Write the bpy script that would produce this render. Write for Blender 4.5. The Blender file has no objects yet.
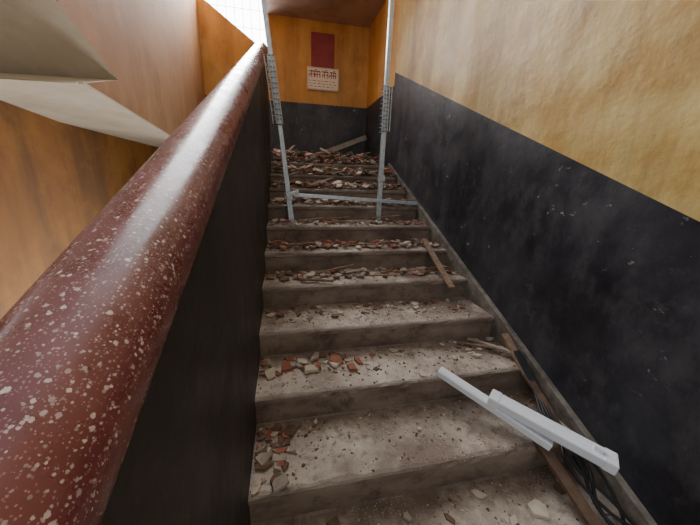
import bpy, bmesh, math, random
from mathutils import Vector, Euler, Matrix
random.seed(7)
C=bpy.context.collection
# ------------------------------------------------------------------ helpers
def link(o): C.objects.link(o); return o
def empty(name):
    e=bpy.data.objects.new(name,None); e.empty_display_size=.1; return link(e)
def mesh(name,verts,faces,mats,mi=None,parent=None,smooth=False):
    m=bpy.data.meshes.new(name); m.from_pydata([tuple(v) for v in verts],[],faces); m.update()
    for k in (mats if isinstance(mats,list) else [mats]): m.materials.append(k)
    if mi:
        for p,i in zip(m.polygons,mi): p.material_index=i
    if smooth:
        for p in m.polygons: p.use_smooth=True
    o=link(bpy.data.objects.new(name,m))
    if parent: o.parent=parent
    return o
def bevel(o,w,s=2):
    b=o.modifiers.new('bevel','BEVEL'); b.width=w; b.segments=s; b.limit_method='ANGLE'; b.angle_limit=.6; return o
def hexa(name,p,mat,parent=None,bw=0):
    f=[(3,2,1,0),(4,5,6,7),(0,1,5,4),(1,2,6,5),(2,3,7,6),(3,0,4,7)]
    o=mesh(name,p,f,mat,parent=parent)
    if bw: bevel(o,bw)
    return o
def box(name,x0,x1,y0,y1,z0,z1,mat,parent=None,bw=0):
    return hexa(name,[(x0,y0,z0),(x1,y0,z0),(x1,y1,z0),(x0,y1,z0),(x0,y0,z1),(x1,y0,z1),(x1,y1,z1),(x0,y1,z1)],mat,parent,bw)
def beam(name,a,b,w,h,mat,parent=None,bw=0,up=(0,0,1),ext=None):
    a=Vector(a);b=Vector(b);d=(b-a).normalized();s=d.cross(Vector(up)).normalized();u=s.cross(d)
    P=[]
    for sz in (-1,1):
        for e,sx in ((a,-1),(a,1),(b,1),(b,-1)):
            P.append(e+s*sx*w/2+u*sz*h/2)
    return hexa(name,P,mat,parent,bw)
def tube(name,pts,r,mat,parent=None,n=12,smooth=True,closed=False):
    cu=bpy.data.curves.new(name,'CURVE');cu.dimensions='3D';cu.bevel_depth=r;cu.bevel_resolution=max(1,n//4);cu.use_fill_caps=True
    s=cu.splines.new('POLY' if not smooth else 'BEZIER')
    if smooth:
        s.bezier_points.add(len(pts)-1)
        for bp,p in zip(s.bezier_points,pts): bp.co=p;bp.handle_left_type=bp.handle_right_type='AUTO'
    else:
        s.points.add(len(pts)-1)
        for q,p in zip(s.points,pts): q.co=(*p,1)
    s.use_cyclic_u=closed
    cu.materials.append(mat)
    o=bpy.data.objects.new(name,cu);link(o)
    if parent:o.parent=parent
    return o
class NT:
    def __init__(s,name,rough=.7,spec=.5):
        s.m=bpy.data.materials.new(name);s.m.use_nodes=True;s.t=s.m.node_tree;s.b=s.t.nodes['Principled BSDF']
        s.b.inputs['Roughness'].default_value=rough;s.b.inputs['Specular IOR Level'].default_value=spec
        s.co=s.t.nodes.new('ShaderNodeTexCoord').outputs['Object']
    def n(s,t,**k):
        x=s.t.nodes.new(t)
        for a,b in k.items(): setattr(x,a,b)
        return x
    def l(s,a,b): s.t.links.new(a,b)
    def noise(s,scale,detail=5,rough=.6,vec=None,sc=None):
        x=s.n('ShaderNodeTexNoise');x.inputs['Scale'].default_value=scale;x.inputs['Detail'].default_value=detail;x.inputs['Roughness'].default_value=rough
        v=vec or s.co
        if sc:
            mp=s.n('ShaderNodeMapping');mp.inputs['Scale'].default_value=sc;s.l(v,mp.inputs['Vector']);v=mp.outputs[0]
        s.l(v,x.inputs['Vector']);return x.outputs['Fac']
    def vor(s,scale,feature='F1'):
        x=s.n('ShaderNodeTexVoronoi',feature=feature);x.inputs['Scale'].default_value=scale;s.l(s.co,x.inputs['Vector']);return x
    def ramp(s,fac,stops):
        r=s.n('ShaderNodeValToRGB');s.l(fac,r.inputs[0]);e=r.color_ramp.elements
        while len(e)<len(stops): e.new(.5)
        for q,(p,c) in zip(e,stops): q.position=p;q.color=(*c,1) if len(c)==3 else c
        return r.outputs[0]
    def m01(s,fac,a,b,hi=1.0): return s.ramp(fac,[(a,(0,0,0)),(b,(hi,hi,hi))])
    def mix(s,fac,a,b,mode='MIX'):
        x=s.n('ShaderNodeMix',data_type='RGBA',blend_type=mode)
        for i,v in ((0,fac),(6,a),(7,b)):
            if isinstance(v,(int,float)): x.inputs[i].default_value=v
            elif isinstance(v,tuple): x.inputs[i].default_value=(*v,1)
            else: s.l(v,x.inputs[i])
        return x.outputs[2]
    def math(s,op,a,b=0):
        x=s.n('ShaderNodeMath',operation=op)
        for i,v in ((0,a),(1,b)):
            if isinstance(v,(int,float)): x.inputs[i].default_value=v
            else: s.l(v,x.inputs[i])
        return x.outputs[0]
    def col(s,c):
        if isinstance(c,tuple): s.b.inputs['Base Color'].default_value=(*c,1)
        else: s.l(c,s.b.inputs['Base Color'])
    def bump(s,h,st=.3,d=.01):
        x=s.n('ShaderNodeBump');x.inputs['Strength'].default_value=st;x.inputs['Distance'].default_value=d;s.l(h,x.inputs['Height']);s.l(x.outputs[0],s.b.inputs['Normal'])
def S(r,g,b):
    f=lambda c:((c/255+.055)/1.055)**2.4 if c>10 else c/255/12.92
    return (f(r),f(g),f(b))
# ------------------------------------------------------------------ dimensions
T=.3;R=.1269;XL=-.1457;XR=1.164;XW=1.194;Y0=.747;Z0=-1.0085;TS=R/T;YB=4.65
def ny(n):return Y0+n*T
def nz(n):return Z0+n*R
def nl(y):return Z0+(y-Y0)*TS
# ------------------------------------------------------------------ materials
def mk_plaster(name,base,pale,dark,rough=.6,st=1.0,b=.3):
    t=NT(name,rough)
    c=t.mix(t.m01(t.noise(1.7,7,.65),.44,.58),base,pale)
    c=t.mix(t.m01(t.noise(2.6,6,.66,sc=(1,1,.14)),.46,.64,.75*st),c,dark)
    c=t.mix(t.m01(t.noise(4.5,9,.75),.53,.62,.4*st),c,pale)
    c=t.mix(t.m01(t.noise(3.2,9,.78,sc=(1,1,.7)),.54,.66,.6*st),c,dark)
    c=t.mix(t.m01(t.noise(28,5,.7),.62,.70,.35*st),c,dark)
    t.col(c);t.bump(t.noise(5,7,.6),b,.025);return t.m
M_och=mk_plaster('ochre_paint',S(188,150,76),S(212,186,122),S(136,98,46),.48,1,.4)
M_org=mk_plaster('orange_paint',S(200,144,66),S(210,158,84),S(158,108,48),.6)
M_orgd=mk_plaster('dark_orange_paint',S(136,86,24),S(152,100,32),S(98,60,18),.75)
M_tan=mk_plaster('tan_paint',S(162,112,64),S(174,126,78),S(136,92,50),.75,.8,.15)
M_cream=mk_plaster('cream_soffit_paint',S(200,186,162),S(210,198,176),S(174,156,130),.8,.6,.15)
M_brown=mk_plaster('brown_beam_paint',S(168,136,116),S(178,148,128),S(140,108,90),.8,1,.15)
def mk_black(name,base,pale,rough,scuff=1.0):
    t=NT(name,rough)
    c=t.mix(t.m01(t.noise(1.8,7,.7),.40,.60),base,pale)
    c=t.mix(t.m01(t.noise(5,9,.78,sc=(1,1,.6)),.48,.64,.5*scuff),c,S(86,84,86))
    reg=t.m01(t.noise(1.5,3,.5),.44,.56)
    f=t.math('MULTIPLY',t.m01(t.noise(19,6,.72,sc=(1,.8,1.1)),.645,.67,.8),reg)
    c=t.mix(t.math('MULTIPLY',f,scuff),c,S(176,170,164))
    f=t.math('MULTIPLY',t.m01(t.noise(9,9,.82,sc=(1,.6,1.2)),.58,.70,.4),t.m01(t.noise(1.9,3,.5),.40,.56))
    c=t.mix(t.math('MULTIPLY',f,scuff),c,S(120,114,112))
    t.col(c)
    t.l(t.ramp(t.noise(5,6,.65),[(.3,(rough-.08,)*3),(.7,(rough+.2,)*3)]),t.b.inputs['Roughness'])
    t.bump(t.noise(6,6,.6),.45,.014);return t.m
M_blk=mk_black('black_dado_paint',S(27,27,33),S(54,53,59),.40)
M_blk2=mk_black('parapet_black_paint',S(30,27,28),S(48,43,42),.48,.2)
# terrazzo
t=NT('terrazzo_red',.24,.7)
c=t.mix(t.m01(t.noise(7,6,.65),.35,.65),S(88,42,42),S(114,62,62))
def chips(c,scale,keep,size,colr,colr2):
    v=t.vor(scale);sp=t.n('ShaderNodeSeparateColor');t.l(v.outputs['Color'],sp.inputs[0])
    k=t.math('MULTIPLY',t.math('LESS_THAN',t.math('ADD',v.outputs['Distance'],t.math('MULTIPLY',t.noise(scale*2.5,3,.6),.55)),size),t.math('LESS_THAN',sp.outputs[0],keep))
    return t.mix(t.math('MULTIPLY',k,.78),c,t.mix(sp.outputs[1],colr,colr2))
c=chips(c,420,.45,.60,S(170,134,128),S(134,98,94))
c=chips(c,260,.34,.60,S(200,182,176),S(140,124,124))
c=chips(c,150,.28,.59,S(218,204,198),S(160,140,138))
c=chips(c,105,.10,.56,S(222,210,204),S(190,170,162))
t.col(c);t.l(t.ramp(t.noise(14,5,.65),[(.3,(.18,)*3),(.7,(.40,)*3)]),t.b.inputs['Roughness']);t.bump(t.noise(60,3,.5),.08,.002);M_ter=t.m
# tread / riser
t=NT('worn_stone_tread',.6)
c=t.mix(t.m01(t.noise(3.5,8,.72),.36,.60),S(144,129,116),S(202,190,176))
c=t.mix(t.m01(t.noise(1.6,6,.7),.46,.60,.8),c,S(112,92,78))
c=t.mix(t.m01(t.noise(18,6,.75),.53,.65,.6),c,S(88,72,60))
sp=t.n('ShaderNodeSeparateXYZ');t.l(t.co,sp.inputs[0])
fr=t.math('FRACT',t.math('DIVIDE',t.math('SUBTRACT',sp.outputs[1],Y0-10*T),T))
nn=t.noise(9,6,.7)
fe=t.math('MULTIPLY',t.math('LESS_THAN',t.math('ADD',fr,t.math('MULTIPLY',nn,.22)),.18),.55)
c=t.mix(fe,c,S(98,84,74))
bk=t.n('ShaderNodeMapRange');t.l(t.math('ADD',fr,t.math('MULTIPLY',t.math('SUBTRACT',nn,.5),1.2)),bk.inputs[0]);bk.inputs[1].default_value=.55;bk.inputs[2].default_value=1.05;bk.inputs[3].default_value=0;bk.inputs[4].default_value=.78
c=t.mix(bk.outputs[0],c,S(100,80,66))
v=t.vor(110);c=t.mix(t.math('MULTIPLY',t.math('LESS_THAN',v.outputs['Distance'],.22),t.m01(t.noise(6,3,.5),.42,.6,.7)),c,S(210,200,184))
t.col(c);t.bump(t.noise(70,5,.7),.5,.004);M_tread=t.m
t=NT('stained_riser',.7)
c=t.mix(t.m01(t.noise(3,7,.7,sc=(1,1,2.2)),.35,.62),S(98,82,71),S(150,132,117))
c=t.mix(t.m01(t.noise(9,7,.75),.52,.66,.65),c,S(68,53,44))
t.col(c);t.bump(t.noise(40,5,.6),.3,.004);M_riser=t.m
t=NT('skirting_stone',.6)
t.col(t.mix(t.m01(t.noise(9,6,.7),.4,.65),S(88,80,72),S(140,132,122)));M_skirt=t.m
def flat(name,c,c2,rough=.7,sc=20,metal=0,bs=.2):
    t=NT(name,rough);t.col(t.mix(t.m01(t.noise(sc,5,.6),.35,.65),c,c2));t.b.inputs['Metallic'].default_value=metal
    t.bump(t.noise(sc*3,4,.6),bs,.003);return t.m
M_terra=flat('terracotta_shard',S(138,80,62),S(168,112,92),.85)
M_gry=flat('mortar_shard',S(146,134,122),S(182,170,156),.9)
M_crm=flat('plaster_shard',S(184,170,150),S(206,194,176),.9)
M_brn=flat('dirty_shard',S(94,72,60),S(128,102,86),.9)
M_alu=flat('aluminium',S(180,190,198),S(206,214,220),.38,30,.55,.02)
M_wire=flat('wire_dark',S(80,82,86),S(130,132,134),.5,30,.4,.02)
M_white=flat('white_enamel',S(232,238,246),S(242,246,252),.35,10,0,.02)
M_cable=flat('cable_black',S(18,18,20),S(30,30,32),.45)
t=NT('weathered_wood',.8);t.col(t.mix(t.m01(t.noise(12,6,.7,sc=(6,1,6)),.35,.65),S(108,86,68),S(156,130,106)));t.bump(t.noise(30,5,.6,sc=(5,1,5)),.3,.003);M_wood=t.m
M_wood2=flat('grey_wood',S(140,128,116),S(168,156,142),.8,14)
M_wood3=flat('dark_wood',S(78,60,48),S(116,92,74),.8,14)
M_red=flat('maroon_board',S(132,46,50),S(150,58,62),.6,6,0,.03)
M_paper=flat('poster_paper',S(232,224,204),S(240,234,216),.7,8,0,.02)
M_ink=flat('poster_ink',S(160,36,32),S(130,28,28),.7)
# ------------------------------------------------------------------ stairs
N0,N1=-6,9
ZL=nz(N1);ZB=nz(N0)-R
prof=[(ny(N0)-1.4,ZB)]
for n in range(N0,N1+1):
    prof+=[(ny(n)+.012,nz(n)-R),(ny(n)+.012,nz(n)-.03),(ny(n),nz(n)-.024),(ny(n),nz(n)-.006),(ny(n)+.006,nz(n))]
prof+=[(YB,ZL)]
V=[];F=[];MI=[]
NX=40
for (y,z) in prof:
    for i in range(NX+1):
        x=XL+(XR-XL)*i/NX; V.append([x,y,z])
for k,(y,z) in enumerate(prof[1:-1]):
    j=(k)%5
    if j in (2,3,4):
        for i in range(1,NX):
            w=max(0,random.gauss(0,.0022)); 
            if random.random()<.06: w+=random.uniform(.003,.009)
            V[(k+1)*(NX+1)+i][1]+=w if j!=2 else w*.5
            if j==3: V[(k+1)*(NX+1)+i][2]-=w*.5
for a in range(len(prof)-1):
    flat_=abs(prof[a][1]-prof[a+1][1])<1e-6 or (prof[a+1][1]-prof[a][1]<.0061 and prof[a+1][1]>prof[a][1])
    for i in range(NX):
        b=a*(NX+1)+i
        F.append((b,b+1,b+NX+2,b+NX+1));MI.append(0 if flat_ else 1)
b0=len(V);V+=[(XL,prof[0][0],ZB-.3),(XR,prof[0][0],ZB-.3),(XL,YB,ZL-.3),(XR,YB,ZL-.3)]
F+=[(b0+1,b0,b0+2,b0+3)];MI+=[1]
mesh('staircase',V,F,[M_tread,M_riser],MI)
box('landing_slab',-1.0,XL,3.6,YB,ZL-.14,ZL,M_tread)
def shear(name,x0,x1,y0,y1,lo,hi,mat,parent=None,bw=0):
    return hexa(name,[(x0,y0,nl(y0)+lo),(x1,y0,nl(y0)+lo),(x1,y1,nl(y1)+lo),(x0,y1,nl(y1)+lo),(x0,y0,nl(y0)+hi),(x1,y0,nl(y0)+hi),(x1,y1,nl(y1)+hi),(x0,y1,nl(y1)+hi)],mat,parent,bw)
shear('baseboard_right',XR,XW,-1.4,ny(9),-.3,.035,M_skirt,bw=.004)
YS=3.47;H=.959;zt=3.2;zd=.975
V=[(XW,-1.6,nl(-1.6)-.5),(XW,YS,nl(YS)-.5),(XW,YS,nl(YS)+H),(XW,-1.6,nl(-1.6)+H),(XW,YS,zt),(XW,-1.6,zt),(XW,YB,ZL-.2),(XW,YB,zd),(XW,YS,zd),(XW,YB,zt)]
mesh('wall_right',V,[(0,1,8,2,3),(3,2,4,5),(1,6,7,8),(8,7,9,4,2)],[M_blk,M_och,M_org],[0,1,0,2])
xs=-1.0
V=[(xs,YB,ZL-.3),(XW,YB,ZL-.3),(XW,YB,zd),(xs,YB,zd),(XW,YB,zt),(-.17,YB,zt),(-.17,YB,1.56),(-.34,YB,1.64),(-.90,YB,2.02),(xs,YB,2.05)]
mesh('wall_back',V,[(0,1,2,3),(3,2,4,5,6,7,8,9)],[M_blk,M_org],[0,1])
box('ceiling_beam',-.17,XW,3.95,YB,1.97,2.5,M_brown)
w=empty('window_1')
for i in range(9):
    x=-.97+i*.1; tube('bar_%d'%i,[(x,YB+.03,1.5),(x,YB+.03,3.0)],.003,M_wire,w,8,False)
for i in range(7):
    z=1.6+i*.2; tube('crossbar_%d'%i,[(-1.0,YB+.03,z),(-.15,YB+.03,z)],.003,M_wire,w,8,False)
mesh('wall_spine',[(-1,1.913,.4026),(-1,3.124,.283),(-1,YB,.16),(-1,YB,zt),(-1,1.0,zt),(-1,1.0,1.10),(-1,2.336,.533)],[(0,1,2,3,4,5,6)],M_tan)
mesh('trim_1',[(-1.0,1.913,.4026),(-1,3.124,.283),(-1,YB,.16),(-.975,YB,.16),(-.975,3.124,.283),(-.975,1.913,.4026),
     (-1.0,1.913,.416),(-1,3.124,.296),(-1,YB,.173),(-.975,YB,.173),(-.975,3.124,.296),(-.975,1.913,.416)],
     [(0,1,4,5),(1,2,3,4),(5,4,10,11),(4,3,9,10),(11,10,7,6),(10,9,8,7),(0,5,11,6)],M_cream)
mesh('ceiling_upper_flight',[(-1,2.336,.533),(-1,.6,1.27),(-2.4,.6,1.27),(-2.4,2.336,.50),(-1,1.913,.4026),(-2.4,1.913,.38)],[(0,1,2,3),(0,3,5,4)],M_cream)
mesh('ceiling_landing_soffit',[(-1,1.913,.4026),(-1,3.124,.283),(-1,YB,.16),(-1.7,YB,.31),(-1.7,2.92,.338),(-1.7,2.42,.386),(-1.7,1.913,.40),(-2.4,1.913,.38),(-2.4,2.42,.386)],[(0,1,4,5),(1,2,3,4),(0,5,6),(6,5,8,7)],M_cream)
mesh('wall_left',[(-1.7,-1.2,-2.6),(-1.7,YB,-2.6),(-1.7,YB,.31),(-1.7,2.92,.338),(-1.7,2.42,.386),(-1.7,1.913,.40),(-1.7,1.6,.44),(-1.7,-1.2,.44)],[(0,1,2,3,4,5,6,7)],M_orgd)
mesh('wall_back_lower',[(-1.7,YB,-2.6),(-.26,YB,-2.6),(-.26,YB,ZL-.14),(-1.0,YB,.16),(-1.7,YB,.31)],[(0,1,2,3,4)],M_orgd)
shear('parapet_wall',-.262,XL,-1.3,3.52,-.45,1.0,M_blk2,bw=.003)
def rail():
    bm=bmesh.new();cx=-.203;r=.067;n=40;rings=[]
    ys=[-1.3+i*.12 for i in range(int(4.86/.12)+1)];ye=3.55
    ys=[y for y in ys if y<ye-.02]+[ye]
    seq=[(y,1.0) for y in ys]+[(ye+.02,.93),(ye+.036,.75),(ye+.045,.45)]
    for y,k in seq:
        zc=nl(y)+1.018;ring=[]
        for i in range(n):
            a=2*math.pi*i/n
            ring.append(bm.verts.new((cx+r*k*math.cos(a),y,zc+r*1.07*k*math.sin(a))))
        rings.append(ring)
    for a,b in zip(rings,rings[1:]):
        for i in range(n): bm.faces.new((a[i],a[(i+1)%n],b[(i+1)%n],b[i]))
    bm.faces.new(rings[0]);bm.faces.new(rings[-1])
    bmesh.ops.recalc_face_normals(bm,faces=bm.faces)
    m=bpy.data.meshes.new('handrail');bm.to_mesh(m);bm.free();m.materials.append(M_ter)
    for p in m.polygons:p.use_smooth=True
    link(bpy.data.objects.new('terrazzo_handrail',m))
rail()
# ------------------------------------------------------------------ poster & board on back wall
box('maroon_notice_board',.388,.704,YB-.02,YB,1.435,1.835,M_red,bw=.003)
P=empty('wall_poster')
box('sheet',.332,.767,YB-.03,YB-.0,1.150,1.425,M_paper,P)
def ink(x0,x1,z0,z1,k=[0]):
    k[0]+=1; box('ink_%d'%k[0],x0,x1,YB-.0325,YB-.0295,z0,z1,M_ink,P)
ink(.338,.761,1.415,1.418);ink(.338,.761,1.157,1.160);ink(.338,.341,1.157,1.418);ink(.758,.761,1.157,1.418)
x=.36
for wd,segs in ((.15,4),(.09,2),(.09,3)):
    ink(x,x+wd,1.368,1.380)
    for i in range(segs):
        xx=x+(i+1)*wd/segs-.010; ink(xx,xx+.010,1.30,1.368)
        ink(xx-.020,xx,1.332,1.342)
        if i%2==0: ink(xx-.028,xx-.018,1.31,1.342)
    ink(x+wd*.5,x+wd*.5+.03,1.388,1.396)
    x+=wd+.02
for r_ in range(3):
    xx=.365
    while xx<.72:
        l=random.uniform(.015,.05);ink(xx,min(xx+l,.735),1.256-r_*.034,1.262-r_*.034);xx+=l+.02
# ------------------------------------------------------------------ aluminium frame
A=empty('aluminium_frame')
yp=2.495;zt5=nz(5)
def post(nm,a,b,w=.036):
    beam(nm,a,b,w,w,M_alu,A,.004,up=(0,1,0))
post('post_right',(.790,yp,zt5),(.803,yp,2.4))
post('post_left',(.048,yp,zt5),(-.245,yp,2.4),.034)
post('leg_left',(.028,yp-.05,zt5+.02),(-.03,yp-.03,.30),.018)
beam('cross_rail',(.06,yp-.04,-.150),(1.12,yp-.04,-.205),.028,.028,M_alu,A,.003)
beam('cross_rail_low',(.0,yp-.08,-.155),(.10,yp-.06,-.125),.024,.03,M_alu,A,.003)
box('foot_plate',.755,.835,yp-.05,yp+.05,zt5,zt5+.008,M_alu,A)
box('foot_plate_left',.01,.09,yp-.05,yp+.05,zt5,zt5+.008,M_alu,A)
box('clamp_right',.772,.822,yp-.028,yp+.028,-.03,.02,M_alu,A,.004)
box('clamp_left',-.01,.055,yp-.03,yp+.03,-.19,-.13,M_alu,A,.004)
def wrap(nm,f,z0,z1,n,w):
    for i in range(n):
        z=z0+(z1-z0)*i/(n-1);x,y=f(z);tl=.006*math.sin(i*2.1)
        tube('%s_wire_%d'%(nm,i),[(x-w,y-w,z-tl),(x+w,y-w,z+tl),(x+w,y+w,z-tl),(x-w,y+w,z+tl)],.0035,M_wire,A,8,False,True)
    for k in (-1,-.3,.4,1):
        a=f(z0);b=f(z1);tube('%s_rod_%g'%(nm,k),[(a[0]+k*w,a[1]-w-.004,z0),(b[0]+k*w,b[1]-w-.004,z1)],.004,M_alu,A,8,False)
wrap('mesh_right',lambda z:(.797,yp),.36,.68,12,.032)
wrap('mesh_left',lambda z:(.048-.1058*(z-zt5)-.012,yp),.36,.80,14,.034)
# ------------------------------------------------------------------ rubble
def shards(name,specs):
    bm=bmesh.new();mats=[M_terra,M_gry,M_crm,M_brn]
    for (x,y,z,s,th,mi,tilt) in specs:
        k=random.randint(4,6);rot=random.random()*6.28;asp=random.uniform(.4,1)
        E=Euler((random.uniform(-tilt,tilt),random.uniform(-tilt,tilt),rot)).to_matrix()
        pts=[]
        for i in range(k):
            a=6.283*i/k+random.uniform(-.35,.35);q=s*random.uniform(.7,1.1)
            pts.append((q*math.cos(a),q*asp*math.sin(a)))
        vs=[E@Vector((px,py,0)) for px,py in pts]+[E@Vector((px*.93,py*.93,th)) for px,py in pts]
        mz=min(v.z for v in vs)
        vv=[bm.verts.new((x+v.x,y+v.y,z+v.z-mz)) for v in vs]
        fs=[bm.faces.new(vv[k:]),bm.faces.new(vv[:k][::-1])]
        for i in range(k): fs.append(bm.faces.new((vv[i],vv[(i+1)%k],vv[k+(i+1)%k],vv[k+i])))
        for f in fs:f.material_index=mi
    m=bpy.data.meshes.new(name);bm.to_mesh(m);bm.free()
    for k in mats:m.materials.append(k)
    return link(bpy.data.objects.new(name,m))
sp=[]
def scatter(n,count,x0,x1,f0,f1,smin,smax,w=(3,3,2,3),tilt=.25,pile=0.):
    for _ in range(count):
        s=smin+(smax-smin)*random.random()**2.2
        x=random.uniform(x0,x1);f=random.uniform(f0,f1)
        x=min(max(x,XL+s*1.15),XR-s*1.15)
        y=ny(n)+f*T; y=min(max(y,ny(n)+s*.4),(ny(n+1)-s*1.15) if n<9 else YB-s*1.2)
        sp.append((x,y,nz(n)+random.random()*pile,s,random.uniform(.10,.24)*s+.002,random.choices(range(4),w)[0],tilt))
for n in range(-3,9): scatter(n,260,XL,XR,.05,.95,.003,.009,(2,4,3,5),.3)
scatter(-1,16,.3,1.1,.2,.9,.015,.04,(1,3,3,3))
scatter(0,50,XL,.0,.05,.95,.008,.040,(2,2,1,7),.15,.008)
scatter(0,35,XL,.12,.35,.95,.006,.030,(1,2,1,8),.15,.004)
scatter(0,22,.0,1.1,.4,.95,.006,.018,(1,3,3,3))
scatter(1,50,XL,.30,.45,.95,.010,.045,(4,3,2,6),.18,.010)
scatter(1,40,XL,.60,.35,.95,.006,.025,(2,3,3,5),.18,.0)
scatter(1,34,.82,XR,.4,.95,.010,.034,(2,4,3,3),.2,.006)
scatter(2,130,XL,XR-.1,.35,.95,.006,.034,(2,3,3,5),.2)
scatter(3,180,XL,XR,.35,.95,.008,.042,(3,3,2,6),.25,.008)
scatter(3,18,.1,.55,.5,.95,.02,.055,(6,2,2,3),.25,.015)
scatter(4,260,XL,XR,.25,.95,.010,.055,(4,2,2,7),.3,.022)
scatter(5,190,XL,XR,.25,.95,.010,.045,(3,3,2,6),.3,.015)
scatter(6,260,XL,XR,.1,.95,.012,.055,(3,3,3,6),.35,.035)
scatter(7,280,XL,XR,.05,.95,.012,.06,(3,3,3,6),.4,.05)
scatter(8,300,XL,XR,.0,.95,.012,.065,(3,3,3,6),.45,.07)
scatter(9,650,XL,XR,.1,3.6,.012,.08,(3,3,2,7),.45,.12)
sp+=[(.10,1.20,nz(1)+.006,.05,.012,2,.12),(-.02,1.24,nz(1),.05,.014,0,.12),(.22,1.26,nz(1),.05,.014,0,.15),(.33,1.23,nz(1),.04,.012,0,.2),
     (.86,.62,nz(-1),.05,.01,2,.1),(.93,.50,nz(-1),.035,.02,2,.3),(.60,1.08,nz(1),.02,.006,2,.1),(.13,.70,nz(-1)+.0,.03,.01,3,.2)]
shards('rubble_debris',sp)
LW=empty('wood_scraps')
beam('slat_a',(1.00,1.56,-.645),(1.02,2.05,-.437),.04,.012,M_wood,LW)
beam('slat_b',(1.135,1.22,-.790),(1.125,1.02,-.90),.04,.014,M_wood,LW)
beam('slat_b2',(1.125,1.03,-.895),(1.105,.80,-.99),.034,.012,M_wood3,LW)
beam('slat_c',(.965,.78,-.985),(.985,.46,-1.115),.045,.014,M_wood3,LW)
beam('slat_d',(1.00,1.33,-.868),(1.13,1.12,-.84),.022,.01,M_wood2,LW)
beam('slat_e',(.92,1.31,-.872),(1.13,1.16,-.846),.016,.008,M_wood,LW)
beam('slat_f',(.30,3.85,ZL+.07),(1.10,4.25,.53),.06,.015,M_wood2,LW,up=(0,1,0))
beam('slat_g',(.0,3.55,ZL+.05),(.55,4.3,ZL+.15),.05,.012,M_wood,LW)
beam('slat_h',(.25,3.0,nz(7)+.04),(.75,3.35,nz(8)+.05),.03,.012,M_wood2,LW)
beam('slat_i',(-.05,3.6,ZL+.03),(.12,4.0,ZL+.22),.035,.012,M_wood3,LW)
beam('slat_j',(.62,3.62,ZL+.05),(1.05,3.85,ZL+.17),.04,.012,M_wood,LW)
for i in range(75):
    n=random.choice([3,4,5,6,6,7,7,7,8,8,8,8]);x=random.uniform(-.05,.95);a=random.uniform(-.6,.6);l=random.uniform(.06,.30)
    y=ny(n)+random.uniform(.06,.2);z=nz(n)+random.uniform(.012,.03+.008*(n-3))
    beam('stick_%d'%i,(x,y,z),(min(x+l*math.cos(a),XR-.02),min(y+l*math.sin(a)*.4,ny(n+1)-.02),z+random.uniform(-.005,.03)),random.uniform(.008,.025),.008,random.choice([M_wood,M_wood2,M_wood3]),LW)
K=empty('loose_cables')
for i in range(5):
    dx=i*.022
    tube('cable_%d'%i,[(1.15-dx*.3,1.12,-.83),(1.14-dx*.4,.95,-.93),(1.105-dx*.6,.80,-.985+.003*i),(1.03+dx*1.2,.68,-1.03),(1.07+.05*math.sin(i*1.9),.54,-1.09),(1.14-dx*1.3,.42,-1.112),(1.06+dx*.8,.30,-1.19),(1.02,.15,-1.25)],.006,M_cable,K,8)
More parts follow.
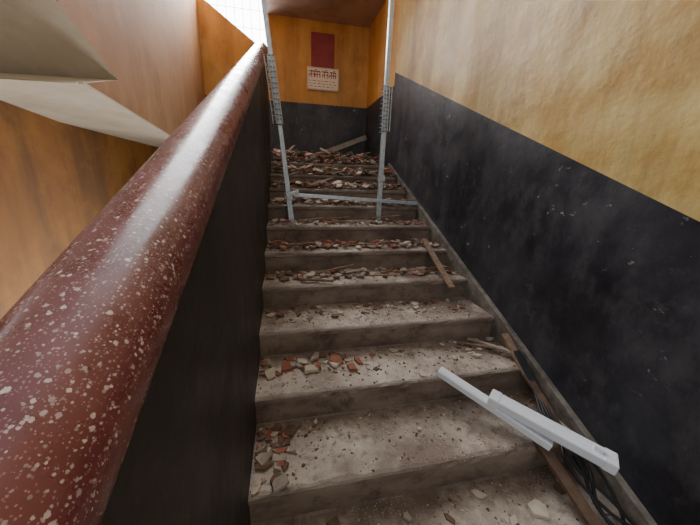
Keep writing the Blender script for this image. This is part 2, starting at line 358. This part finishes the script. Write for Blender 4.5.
# ------------------------------------------------------------------ fallen tube-light batten
B=empty('fluorescent_batten')
def channel(nm,a,b,w,h,th=.004):
    a=Vector(a);b=Vector(b);d=(b-a).normalized();s=d.cross(Vector((0,0,1))).normalized();u=s.cross(d)
    sec=[(-w/2,-h/2),(-w/2,h/2-.006),(-w/2+.006,h/2),(w/2-.006,h/2),(w/2,h/2-.006),(w/2,-h/2),(w/2-th,-h/2),(w/2-th,h/2-th-.004),(-w/2+th,h/2-th-.004),(-w/2+th,-h/2)]
    V=[a+s*x+u*z for x,z in sec]+[b+s*x+u*z for x,z in sec];n=len(sec)
    F=[(i,(i+1)%n,n+(i+1)%n,n+i) for i in range(n)]
    F+=[(0,1,8,9),(1,2,3,4,7,8),(4,5,6,7)];F+=[tuple(n+i for i in f[::-1]) for f in F[-3:]]
    return mesh(nm,V,F,M_white,parent=B)
channel('cover',(.685,1.080,-.862),(.985,.722,-.975),.05,.03)
e1=Vector((.845,.905,-.892));e0=Vector((1.108,.595,-.944));d=(e0-e1).normalized()
beam('body',e1,e0,.07,.038,M_white,B,.006)
beam('end_cap',e0-d*.03,e0+d*.012,.074,.043,M_white,B,.006)
beam('end_cap_2',e1-d*.012,e1+d*.03,.074,.043,M_white,B,.006)
beam('tube_holder',e0-d*.06+Vector((0,0,.02)),e0-d*.03+Vector((0,0,.02)),.02,.03,M_white,B,.003)
# ------------------------------------------------------------------ light
wd=bpy.data.worlds.new('sky');bpy.context.scene.world=wd;wd.use_nodes=True
nt=wd.node_tree;bg=nt.nodes['Background'];tc=nt.nodes.new('ShaderNodeTexCoord');sx=nt.nodes.new('ShaderNodeSeparateXYZ')
nt.links.new(tc.outputs['Generated'],sx.inputs[0])
mr=nt.nodes.new('ShaderNodeMapRange');mr.interpolation_type='SMOOTHSTEP'
mr.inputs[1].default_value=.25;mr.inputs[2].default_value=.9;mr.inputs[3].default_value=.8;mr.inputs[4].default_value=14.0
nt.links.new(sx.outputs[1],mr.inputs[0]);nt.links.new(mr.outputs[0],bg.inputs[1]);bg.inputs[0].default_value=(.97,.98,1,1)
def area(nm,loc,tgt,sx,sy,e,col):
    l=bpy.data.lights.new(nm,'AREA');l.shape='RECTANGLE';l.size=sx;l.size_y=sy;l.energy=e;l.color=col
    o=link(bpy.data.objects.new(nm,l));o.location=loc;o.rotation_euler=(Vector(tgt)-Vector(loc)).to_track_quat('-Z','Y').to_euler();return o
area('window_daylight',(-.6,5.0,2.2),(.3,1.5,-.2),1.0,1.2,160,(.98,.98,1))
# ------------------------------------------------------------------ camera
cd=bpy.data.cameras.new('camera');cam=link(bpy.data.objects.new('camera',cd))
cd.sensor_width=36;cd.lens=295.72/700*36;cd.clip_start=.02
cam.rotation_euler=(1.28913,-.03167,-.20719);bpy.context.scene.camera=cam
